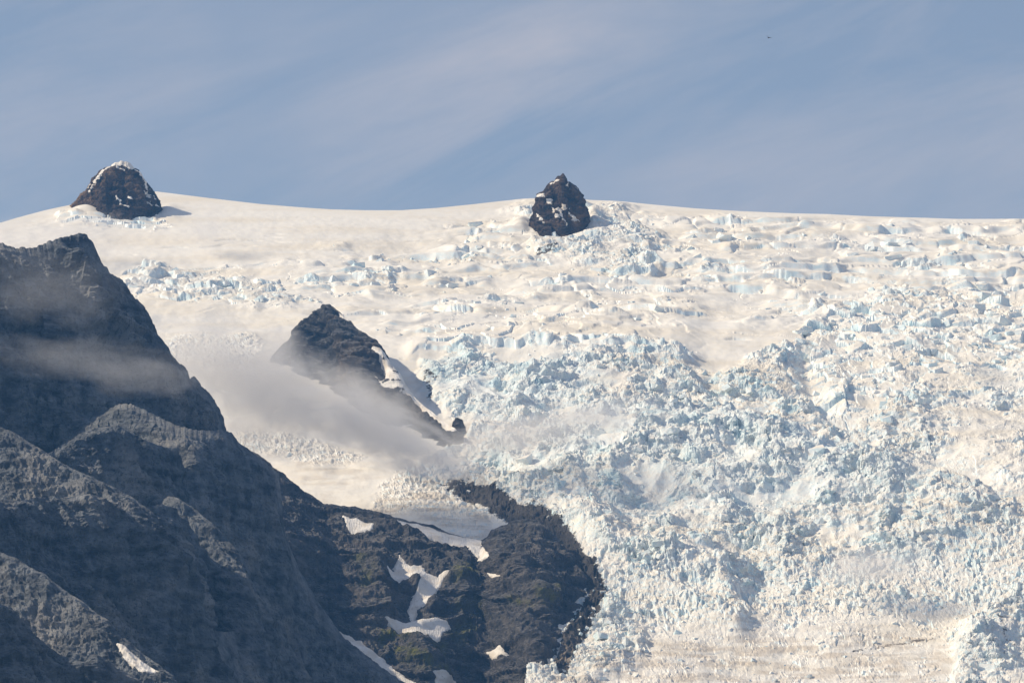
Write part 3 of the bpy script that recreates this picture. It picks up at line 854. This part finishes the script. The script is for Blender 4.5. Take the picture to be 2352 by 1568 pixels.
for pts, lb, seed in (([(1216, 596, 8985), (1224, 588, 8982), (1236, 581, 8978), (1250, 576, 8975), (1262, 583, 8974), (1276, 571, 8976), (1288, 573, 8980), (1296, 580, 8984), (1302, 590, 8990)], 'small dark rock outcrop in the icy hollow below the pinnacle', 800),
                      ([(1036, 990, 7902), (1042, 968, 7896), (1050, 960, 7890), (1060, 966, 7888), (1067, 985, 7892), (1072, 1005, 7900)], 'lone dark rock knob at the tail of the pyramid ridge', 820)):
    ro = relief(pts, max(p[1] for p in pts) + 26, 1.4, 1.4, lambda px, py, t: 70 + 0 * t, rock_disp(4, 5, 2.5, seed, 0.6, 2, 9, edge=0.7), smooth_px=6, back=((4, -4), (14, -18), (30, -50)))
    add('rock_outcrop', rock_mesh('rock_outcrop', ro, ROCK_PYR), label=lb, cat='outcrop')

# ------------------------------------------------------------------ the near mountain, in ridges
def slope_l1(px, py, t):
    return 60 - 18 * (1 - sstep(0, 26, t)) + 6 * np.sin(px / 60.0)


L1 = relief([(-420, 470, 5964), (-250, 540, 5994), (-60, 562, 6048), (0, 563, 6060), (12, 566, 6063), (28, 571, 6069), (78, 571, 6084), (105, 560, 6096), (130, 551, 6105), (155, 546, 6114), (180, 537, 6126), (197, 541, 6135),
             (212, 560, 6144), (222, 588, 6153), (235, 612, 6162), (250, 627, 6171), (262, 634, 6177), (285, 650, 6192), (296, 672, 6201), (312, 690, 6210), (333, 718, 6222), (340, 745, 6231), (352, 772, 6240), (362, 786, 6249),
             (395, 822, 6270), (430, 850, 6294), (435, 872, 6300), (446, 868, 6306), (462, 890, 6315), (490, 920, 6330), (506, 948, 6342), (511, 990, 6348), (530, 1030, 6354), (560, 1100, 6360)],
            1090, 2.5, 2.4, slope_l1, ribbed(rock_disp(42, 20, 5, 400, 0.22, 6, 24, tilt=0.5), [([(166, 595), (185, 634), (195, 673), (205, 702), (234, 732), (258, 761), (280, 800)], 22, 11), ([(111, 658), (137, 669), (166, 693), (201, 728), (230, 770)], 16, 9), ([(0, 735), (60, 735), (117, 761), (80, 800)], 24, 20), ([(310, 700), (330, 780), (360, 850)], 16, 14), ([(20, 850), (60, 920), (90, 1000)], 16, 16)]), hug=75, jag=8)
MOUNTAIN = add('mountain', rock_mesh('mountain', L1, ROCK_NEAR), kind='structure')


def slope_l1b(px, py, t):
    return 40 + 24 * sstep(28, 60, t) + 5 * np.sin(px / 40.0)


L1B = relief([(10, 1060, 6050), (60, 1015, 6040), (120, 980, 6010), (200, 965, 5987), (250, 940, 5974), (275, 930, 5965), (300, 928, 5955), (330, 942, 5943), (370, 962, 5927), (405, 978, 5913), (440, 986, 5899), (475, 990, 5911), (510, 988, 5935), (532, 993, 5953),
              (545, 1015, 5965), (570, 1033, 5991), (600, 1055, 6022), (626, 1078, 6050), (641, 1090, 6065), (646, 1140, 6069), (650, 1200, 6072), (668, 1262, 6084), (690, 1312, 6100), (735, 1390, 6111), (790, 1465, 6125),
              (860, 1520, 6143), (940, 1575, 6164), (1000, 1625, 6180)],
             1640, 2.4, 2.4, slope_l1b, rock_disp(18, 8, 3.2, 430, 0.28, 4, 22, tilt=0.5), hug=40, jag=5)
add('rock_spur', rock_mesh('rock_spur', L1B, ROCK_NEAR), MOUNTAIN)


def slope_l1c(px, py, t):
    return 42 + 20 * sstep(40, 90, t)


L1C = relief([(250, 1215, 5780), (330, 1160, 5750), (380, 1140, 5731), (410, 1146, 5720), (450, 1175, 5701), (485, 1200, 5685), (520, 1235, 5668), (560, 1280, 5650), (600, 1350, 5670), (640, 1430, 5694), (690, 1520, 5724), (750, 1625, 5760)],
             1640, 2.6, 2.6, slope_l1c, rock_disp(14, 8, 3.2, 460, 0.28, 4, 20, tilt=0.5))
add('rock_spur', rock_mesh('rock_spur', L1C, ROCK_NEAR), MOUNTAIN)


def slope_l2(px, py, t):
    return 44 + 16 * sstep(35, 90, t)


L2 = relief([(-300, 820, 5560), (-120, 915, 5512), (0, 984, 5480), (45, 1008, 5469), (100, 1042, 5457), (160, 1080, 5443), (230, 1112, 5427), (300, 1142, 5411), (350, 1180, 5400), (372, 1205, 5395), (392, 1262, 5415), (412, 1335, 5427), (445, 1425, 5448), (490, 1510, 5476), (560, 1630, 5520)],
            1450, 2.6, 2.6, slope_l2, rock_disp(18, 9, 3.4, 500, 0.28, 4, 22, tilt=0.5))
add('rock_spur', rock_mesh('rock_spur', L2, ROCK_NEAR), MOUNTAIN)


def slope_l3(px, py, t):
    return 50 + 14 * sstep(80, 120, t)


L3 = relief([(-260, 1130, 5090), (-100, 1220, 5046), (0, 1268, 5020), (35, 1285, 5009), (60, 1302, 5001), (100, 1322, 4988), (135, 1348, 4977), (200, 1395, 4957), (240, 1425, 4945), (275, 1462, 4934), (300, 1482, 4926), (340, 1512, 4913), (390, 1552, 4898), (470, 1640, 4880)],
            1660, 2.4, 2.2, slope_l3, rock_disp(13, 11, 3.6, 540, 0.25, 3, 20, tilt=0.5))
add('rock_spur', rock_mesh('rock_spur', L3, ROCK_NEAR), MOUNTAIN)


def slope_dark(px, py, t):
    return 58 + 6 * sstep(20, 60, t) + 5 * np.sin(px / 45.0 + py / 90.0)


for pts, seed in (([(20, 1110, 5660), (100, 1050, 5695), (180, 1000, 5730), (240, 985, 5755), (270, 980, 5770), (330, 1010, 5800), (400, 1030, 5830), (425, 1075, 5845), (440, 1120, 5855), (455, 1180, 5865), (480, 1300, 5880)], 700),
                  ([(200, 1240, 5480), (300, 1180, 5530), (370, 1158, 5560), (405, 1166, 5580), (432, 1200, 5600), (470, 1270, 5625), (510, 1330, 5650), (545, 1352, 5670), (600, 1420, 5700), (700, 1600, 5750)], 720),
                  ([(-220, 1060, 5120), (-100, 1110, 5160), (0, 1160, 5200), (60, 1148, 5225), (100, 1138, 5240), (150, 1146, 5255), (200, 1140, 5270), (260, 1172, 5290), (310, 1200, 5305), (370, 1226, 5325), (400, 1290, 5340), (450, 1430, 5360), (530, 1610, 5390)], 740),
                  ([(-220, 1310, 4640), (-100, 1355, 4680), (0, 1398, 4720), (50, 1432, 4742), (100, 1470, 4760), (140, 1505, 4775), (190, 1528, 4790), (212, 1505, 4795), (250, 1522, 4810), (300, 1560, 4828), (390, 1625, 4860)], 760)):
    Rd = relief(pts, 1640, 3.0, 3.0, slope_dark, rock_disp(34, 17, 4, seed, 0.16, 5, 22, tilt=0.6))
    add('rock_spur', rock_mesh('rock_spur', Rd, ROCK_NEAR), MOUNTAIN)


BENCH_SNOW = (
        ([(788, 1194), (815, 1200), (855, 1212), (850, 1222), (825, 1222), (800, 1216)], 'small split snow patch on scree just below the moraine ridge'),
        ([(898, 1202), (935, 1206), (1000, 1224), (1060, 1240), (1105, 1245), (1112, 1262), (1146, 1294), (1112, 1306), (1092, 1290), (1050, 1268), (990, 1252), (940, 1228)], 'long tan snowfield tapering down the bench below the dirty ice tongue'),
        ([(890, 1302), (905, 1310), (912, 1286), (925, 1298), (940, 1310), (962, 1312), (975, 1330), (1000, 1340), (1022, 1334), (990, 1380), (960, 1395), (948, 1420), (938, 1400), (948, 1370), (960, 1345), (930, 1330), (905, 1330), (882, 1312)], 'forked snow gully wrapping round a dark rock knob on the bench'),
        ([(880, 1424), (930, 1430), (960, 1420), (1005, 1420), (1038, 1440), (1015, 1455), (1005, 1475), (985, 1476), (950, 1462), (905, 1448)], 'fan shaped ribbed snow patch above the mossy ledges'),
        ([(784, 1464), (805, 1468), (840, 1500), (880, 1530), (945, 1568), (960, 1590), (900, 1570), (840, 1530), (800, 1490)], 'narrow snow strip lying in the gully at the mountain foot'),
        ([(985, 1556), (1005, 1552), (1040, 1566), (1050, 1600), (1000, 1600)], 'low snow patch at the very foot of the mossy cliffs'),
        ([(1140, 1328), (1165, 1338), (1150, 1340)], 'tiny snow sliver between two rounded rock humps'),
        ([(1118, 1496), (1150, 1480), (1160, 1500), (1130, 1510)], 'grey snow cone below the waterfall cliff'))


def flattened(fn, polys):
    def f(P, px, py, t):
        h = fn(P, px, py, t)
        m = np.maximum.reduce([zone(px, py, p, 7) for p in polys])
        hs = h
        for _ in range(40):
            p = np.pad(hs, 1, mode='edge')
            hs = (p[1:-1, 1:-1] * 2 + p[:-2, 1:-1] + p[2:, 1:-1] + p[1:-1, :-2] + p[1:-1, 2:]) / 6
        return h + 0.9 * m * (hs * 0.6 - 1.0 - h)
    return f


def slope_l4(px, py, t):
    s = 25 + 5 * sstep(60, 130, py - 1170)
    cl = fbm2(px / 260, py / 45, 3, seed=77)
    s = s + 22 * sstep(-0.15, 0.25, cl) * sstep(1210, 1270, py)
    s = s + 8 * sstep(1440, 1500, py)
    return np.clip(s, 20, 66)


L4 = relief([(330, 905, 7480), (450, 965, 7466), (560, 1030, 7455), (600, 1058, 7452), (640, 1086, 7449), (690, 1124, 7445), (742, 1158, 7441), (800, 1164, 7437), (848, 1172, 7434), (900, 1190, 7430), (936, 1203, 7427), (980, 1213, 7424), (1018, 1222, 7421),
             (1070, 1240, 7417), (1110, 1243, 7415), (1150, 1212, 7419), (1200, 1196, 7425), (1240, 1200, 7411), (1275, 1235, 7400), (1305, 1272, 7367), (1332, 1312, 7336), (1352, 1365, 7313), (1372, 1440, 7290), (1400, 1540, 7237), (1420, 1640, 7200)],
            1650, 2.2, 2.1, slope_l4, flattened(ribbed(rock_disp(15, 9, 3.6, 580, 0.7, 8, 22), [([(955, 1335), (965, 1350)], 15, 15), ([(985, 1385), (990, 1392)], 10, 11), ([(1060, 1360), (1110, 1380)], 22, 42), ([(1000, 1290), (1060, 1310)], 12, 24), ([(860, 1300), (880, 1400)], 14, 22), ([(1180, 1330), (1260, 1370)], 15, 32), ([(1090, 1280), (1200, 1310)], 10, 20), ([(900, 1310), (940, 1370), (950, 1410)], -9, 16), ([(960, 1500), (1000, 1560)], 12, 24), ([(930, 1450), (1010, 1450)], -7, 22), ([(1190, 1430), (1230, 1500)], 14, 26), ([(1120, 1440), (1130, 1560)], -9, 16)]), [q[0] for q in BENCH_SNOW]), blur_px=44)
mq = fbm2(L4['px'] / 60, L4['py'] / 40, 3, seed=88)
moss = np.maximum.reduce([zone(L4['px'], L4['py'], p, 18) for p in ([(870, 1440), (960, 1470), (1020, 1500), (1010, 1560), (900, 1520), (840, 1470)], [(1040, 1440), (1130, 1410), (1130, 1440), (1060, 1475), (1000, 1500)],
                                                                   [(1040, 1380), (1080, 1370), (1080, 1410), (1040, 1410)], [(820, 1290), (850, 1290), (850, 1340), (825, 1360)], [(1180, 1380), (1260, 1370), (1290, 1400), (1220, 1420)], [(1030, 1330), (1070, 1330), (1075, 1360), (1035, 1355)])]) * sstep(-0.2, 0.3, mq)
add('rock_bench', rock_mesh('rock_bench', L4, ROCK_BENCH, {'moss': moss}), kind='structure')

# ------------------------------------------------------------------ snow patches on the rock bench
SP_G = 'snow patches on the rock bench'
for k, (pg, lb) in enumerate(BENCH_SNOW):
    snow_patch(L4, pg, 2.4 if k == 1 else 1.7, 5, 4 if k == 1 else 6, seed=60 + k * 5, smooth_k=0.12, label=lb, cat='snow patch', group=SP_G)
snow_patch(L3, [(268, 1492), (290, 1500), (330, 1530), (372, 1562), (330, 1560), (290, 1530)], 1.5, 6, 5, seed=120, label='pale snow strip beneath the sunlit rock spur', cat='snow patch')

# ------------------------------------------------------------------ seracs: blocks that can be told apart, then the small rubble as one mass
rnd = random.Random(5)


def chunk(seed, flat_top=True):
    r = random.Random(seed)
    bm = bmesh.new()
    pts = []
    for sx in (-1, 1):
        for sy in (-1, 1):
            k = r.uniform(0.55, 1.0); k2 = r.uniform(0.6, 1.05)
            pts.append((sx * k2 * 0.5, sy * k2 * 0.5 * r.uniform(0.8, 1.1), -0.5))
            pts.append((sx * k * 0.5 + r.uniform(-.1, .1), sy * k * 0.5 + r.uniform(-.1, .1), 0.35 + r.uniform(-0.22, 0.22)))
    for _ in range(5):
        a = r.uniform(0, 6.283); q = r.uniform(0.35, 0.62)
        pts.append((math.cos(a) * q, math.sin(a) * q, r.uniform(-0.3, 0.35)))
    for p in pts: bm.verts.new(p)
    res = bmesh.ops.convex_hull(bm, input=bm.verts)
    bmesh.ops.delete(bm, geom=list({g for g in res['geom_interior'] + res['geom_unused'] if isinstance(g, bmesh.types.BMVert)}), context='VERTS')
    bmesh.ops.triangulate(bm, faces=bm.faces[:])
    bmesh.ops.recalc_face_normals(bm, faces=bm.faces[:])
    me = bpy.data.meshes.new('serac')
    bm.to_mesh(me); bm.free()
    me.materials.append(ICE)
    a = me.attributes.new('rough', 'FLOAT', 'POINT'); a.data.foreach_set('value', np.full(len(me.vertices), 0.35, F32))
    return me


CH = [chunk(100 + i) for i in range(16)]
rs = np.random.RandomState(3)
vis = ~hidden & (PY > sky[None, :] + 25) & (PY < 1590) & (PX > 5) & (PX < 2347)


def pick(weight, n, cell):
    w = (weight * vis).ravel()
    idx = rs.choice(w.size, size=n * 6, p=w / w.sum())
    out, seen = [], set()
    for i in idx:
        k = (int(PX.flat[i] / cell), int(PY.flat[i] / (cell * 0.7)))
        if k in seen: continue
        seen.add(k); out.append(i)
        if len(out) >= n: break
    return out


nzG = normals(GF)[..., 2]
for i in pick(np.clip(bm2 * 1.0 + lblocks * 1.0 + slabs * 1.3 + chaos * 0.35 + 0.4 * bmask, 0, 2), 300, 22):
    o = bpy.data.objects.new('serac', CH[rnd.randrange(16)])
    p = GF.reshape(-1, 3)[i]
    s = rnd.choice((7, 9, 11, 14, 18)) * rnd.uniform(0.8, 1.25)
    o.location = (p[0], p[1], p[2] - s * 0.10)
    o.scale = (s * rnd.uniform(0.9, 1.7), s * rnd.uniform(0.8, 1.2), s * rnd.uniform(0.6, 1.05))
    o.rotation_euler = (rnd.gauss(-0.1, 0.2), rnd.gauss(0, 0.2), rnd.uniform(-0.6, 0.6) + rnd.choice((0, 1.57, 3.14)))
    o.parent = GL
    COL.objects.link(o)

vv, ff, nv = [], [], 0
base = []
for me in CH:
    v = np.empty(len(me.vertices) * 3, F32); me.vertices.foreach_get('co', v)
    f = np.array([list(p.vertices) for p in me.polygons], np.int64)
    base.append((v.reshape(-1, 3), f))
for i in pick(np.clip(ca * 1.0 + rubble * 0.5 + bm2 * 0.6 + 0.4 * lblocks, 0, 2), 3200, 7):
    v, f = base[rnd.randrange(16)]
    s = rnd.choice((2.5, 3, 4, 5, 7)) * rnd.uniform(0.8, 1.3)
    M = (Matrix.Rotation(rnd.uniform(0, 6.28), 3, 'Z') @ Matrix.Rotation(rnd.gauss(0, 0.45), 3, 'X') @ Matrix.Rotation(rnd.gauss(0, 0.45), 3, 'Y'))
    q = (v * np.array([s * rnd.uniform(.8, 1.5), s, s * rnd.uniform(0.6, 1.1)])) @ np.array(M).T + GF.reshape(-1, 3)[i] + np.array([0, 0, -s * 0.12])
    vv.append(q); ff.append(f + nv); nv += len(v)
me = mesh_from_quads('ice_rubble', np.concatenate(vv), np.concatenate(ff), ICE, {'rough': np.full(nv, 0.5)})
add('ice_rubble', me, GL, kind='stuff')

# ------------------------------------------------------------------ mist
def mist(name, vx, vy, D, w, h, depth, roll, dens, nscale, seed, lo=0.1, hi=0.8, amp=1.6, label=None):
    """an ellipsoid of cloud; the density falls off to nothing inside its hull"""
    t = NT(name)
    tc = t.n.new('ShaderNodeTexCoord')
    obj = tc.outputs['Object']
    ln = t.n.new('ShaderNodeVectorMath'); ln.operation = 'LENGTH'; t.link(obj, ln.inputs[0])
    mp = t.n.new('ShaderNodeMapping'); mp.inputs['Scale'].default_value = nscale; mp.inputs['Location'].default_value = (seed * 3.7, seed * 1.9, seed)
    t.link(obj, mp.inputs['Vector'])
    nz = t.noise(mp.outputs['Vector'], 1.0, 5, 0.6, 0.5)
    v = t.math('SUBTRACT', t.math('ADD', t.math('MULTIPLY', t.math('SUBTRACT', nz, 0.5), amp), 1.0), ln.outputs['Value'])
    den = t.math('MULTIPLY', t.math('MULTIPLY', t.rng(v, lo, hi), t.rng(ln.outputs['Value'], 0.80, 0.99, 1.0, 0.0)), dens)
    pv = t.n.new('ShaderNodeVolumePrincipled')
    pv.inputs['Color'].default_value = (0.93, 0.92, 0.92, 1)
    pv.inputs['Anisotropy'].default_value = 0.0
    t.link(den, pv.inputs['Density'])
    t.link(pv.outputs['Volume'], t.out.inputs['Volume'])
    bm = bmesh.new(); bmesh.ops.create_icosphere(bm, subdivisions=3, radius=1.0)
    me = bpy.data.meshes.new(name); bm.to_mesh(me); bm.free(); me.materials.append(t.m)
    o = add(name, me, label=label, kind='stuff')
    mpp = D / FPX
    o.location = unproject(vx, vy, D)
    o.scale = (w * mpp / 2, depth / 2, h * mpp / 2)
    o.rotation_euler = (0, roll, 0)
    return o


mist('mist_bank', 640, 905, 7450, 820, 360, 330, math.radians(22), 0.0115, (2.6, 1.2, 1.8), 1)
mist('mist_bank', 890, 1000, 7480, 520, 190, 300, math.radians(20), 0.013, (2.8, 1.2, 2.2), 2)
mist('mist_bank', 480, 830, 7450, 460, 300, 300, math.radians(25), 0.0065, (2.2, 1.2, 1.8), 8)
mist('mist_bank', 850, 935, 7700, 460, 220, 200, math.radians(28), 0.007, (2.4, 1.2, 1.8), 12)
mist('mist_wisp', 1230, 990, 7600, 720, 150, 180, math.radians(-11), 0.014, (2.8, 1.2, 1.8), 3)
mist('mist_wisp', 190, 822, 5640, 720, 130, 120, math.radians(5), 0.0045, (3.2, 1.2, 2.0), 4)
mist('mist_wisp', 330, 870, 5700, 420, 120, 120, math.radians(5), 0.004, (2.4, 1.0, 1.6), 9)
mist('mist_wisp', 110, 660, 5850, 480, 260, 140, math.radians(10), 0.003, (2.2, 1.0, 1.8), 5)
mist('mist_wisp', 2000, 1300, 7250, 340, 120, 110, math.radians(-7), 0.016, (2.0, 1.0, 1.2), 6)
mist('mist_wisp', 130, 545, 8900, 560, 140, 220, math.radians(-4), 0.007, (1.8, 1.0, 1.2), 7)
mist('mist_wisp', 480, 530, 8950, 160, 150, 120, math.radians(10), 0.008, (1.5, 1.0, 1.2), 11)

# ------------------------------------------------------------------ a bird far up
bm = bmesh.new()
ring = []
prof = [(-0.30, 0.01), (-0.22, 0.035), (-0.08, 0.10), (0.06, 0.11), (0.16, 0.07), (0.22, 0.045), (0.27, 0.03), (0.33, 0.005)]
for x, r in prof:
    ring.append([bm.verts.new((x, r * math.cos(a), r * 0.9 * math.sin(a))) for a in [k * math.pi / 4 for k in range(8)]])
for a, b in zip(ring[:-1], ring[1:]):
    for k in range(8): bm.faces.new((a[k], a[(k + 1) % 8], b[(k + 1) % 8], b[k]))
bm.faces.new(ring[0][::-1]); bm.faces.new(ring[-1])
for s in (-1, 1):
    sec = []
    for t_, (yy, zz, xl, xt) in enumerate([(0.04, 0.02, 0.12, -0.10), (0.25, 0.16, 0.15, -0.08), (0.45, 0.22, 0.10, -0.08), (0.66, 0.20, -0.02, -0.12)]):
        sec.append([bm.verts.new((xl, s * yy, zz)), bm.verts.new(((xl + xt) / 2, s * yy, zz + 0.015)), bm.verts.new((xt, s * yy, zz)), bm.verts.new(((xl + xt) / 2, s * yy, zz - 0.01))])
    for a, b in zip(sec[:-1], sec[1:]):
        for k in range(4): bm.faces.new((a[k], a[(k + 1) % 4], b[(k + 1) % 4], b[k]))
    bm.faces.new(sec[-1])
tail = [bm.verts.new(p) for p in ((-0.28, -0.02, 0.012), (-0.46, -0.07, 0.012), (-0.46, 0.07, 0.012), (-0.28, 0.02, 0.012), (-0.28, 0, -0.01), (-0.46, 0, 0.0))]
bm.faces.new((tail[0], tail[1], tail[2], tail[3])); bm.faces.new((tail[0], tail[4], tail[5], tail[1])); bm.faces.new((tail[3], tail[2], tail[5], tail[4]))
bmesh.ops.recalc_face_normals(bm, faces=bm.faces[:])
bt = NT('dark_feathers'); bt.principled(bt.mix(bt.noise(bt.geo().outputs['Position'], 12, 3), (0.03, 0.03, 0.035), (0.07, 0.065, 0.06)), 0.8)
me = bpy.data.meshes.new('bird'); bm.to_mesh(me); bm.free(); me.materials.append(bt.m)
bd = add('bird', me, label='small dark bird flying with raised wings in open sky', cat='bird')
bd.location = unproject(1765, 87, 950.0)
bd.rotation_euler = (0.5, 0.15, math.radians(70))

# ------------------------------------------------------------------ the air
hz = NT('haze_air')
pv = hz.n.new('ShaderNodeVolumePrincipled')
pv.inputs['Color'].default_value = (0.16, 0.47, 1.0, 1)
pv.inputs['Density'].default_value = 2.1e-5
pv.inputs['Anisotropy'].default_value = 0.2
hz.link(pv.outputs['Volume'], hz.out.inputs['Volume'])
bm = bmesh.new(); bmesh.ops.create_cube(bm, size=1.0)
me = bpy.data.meshes.new('haze'); bm.to_mesh(me); bm.free(); me.materials.append(hz.m)
hb = add('haze', me, kind='stuff')
hb.scale = (14400, 13200, 2100 + 14)
hb.location = (0, 5200, 1050 - 7)
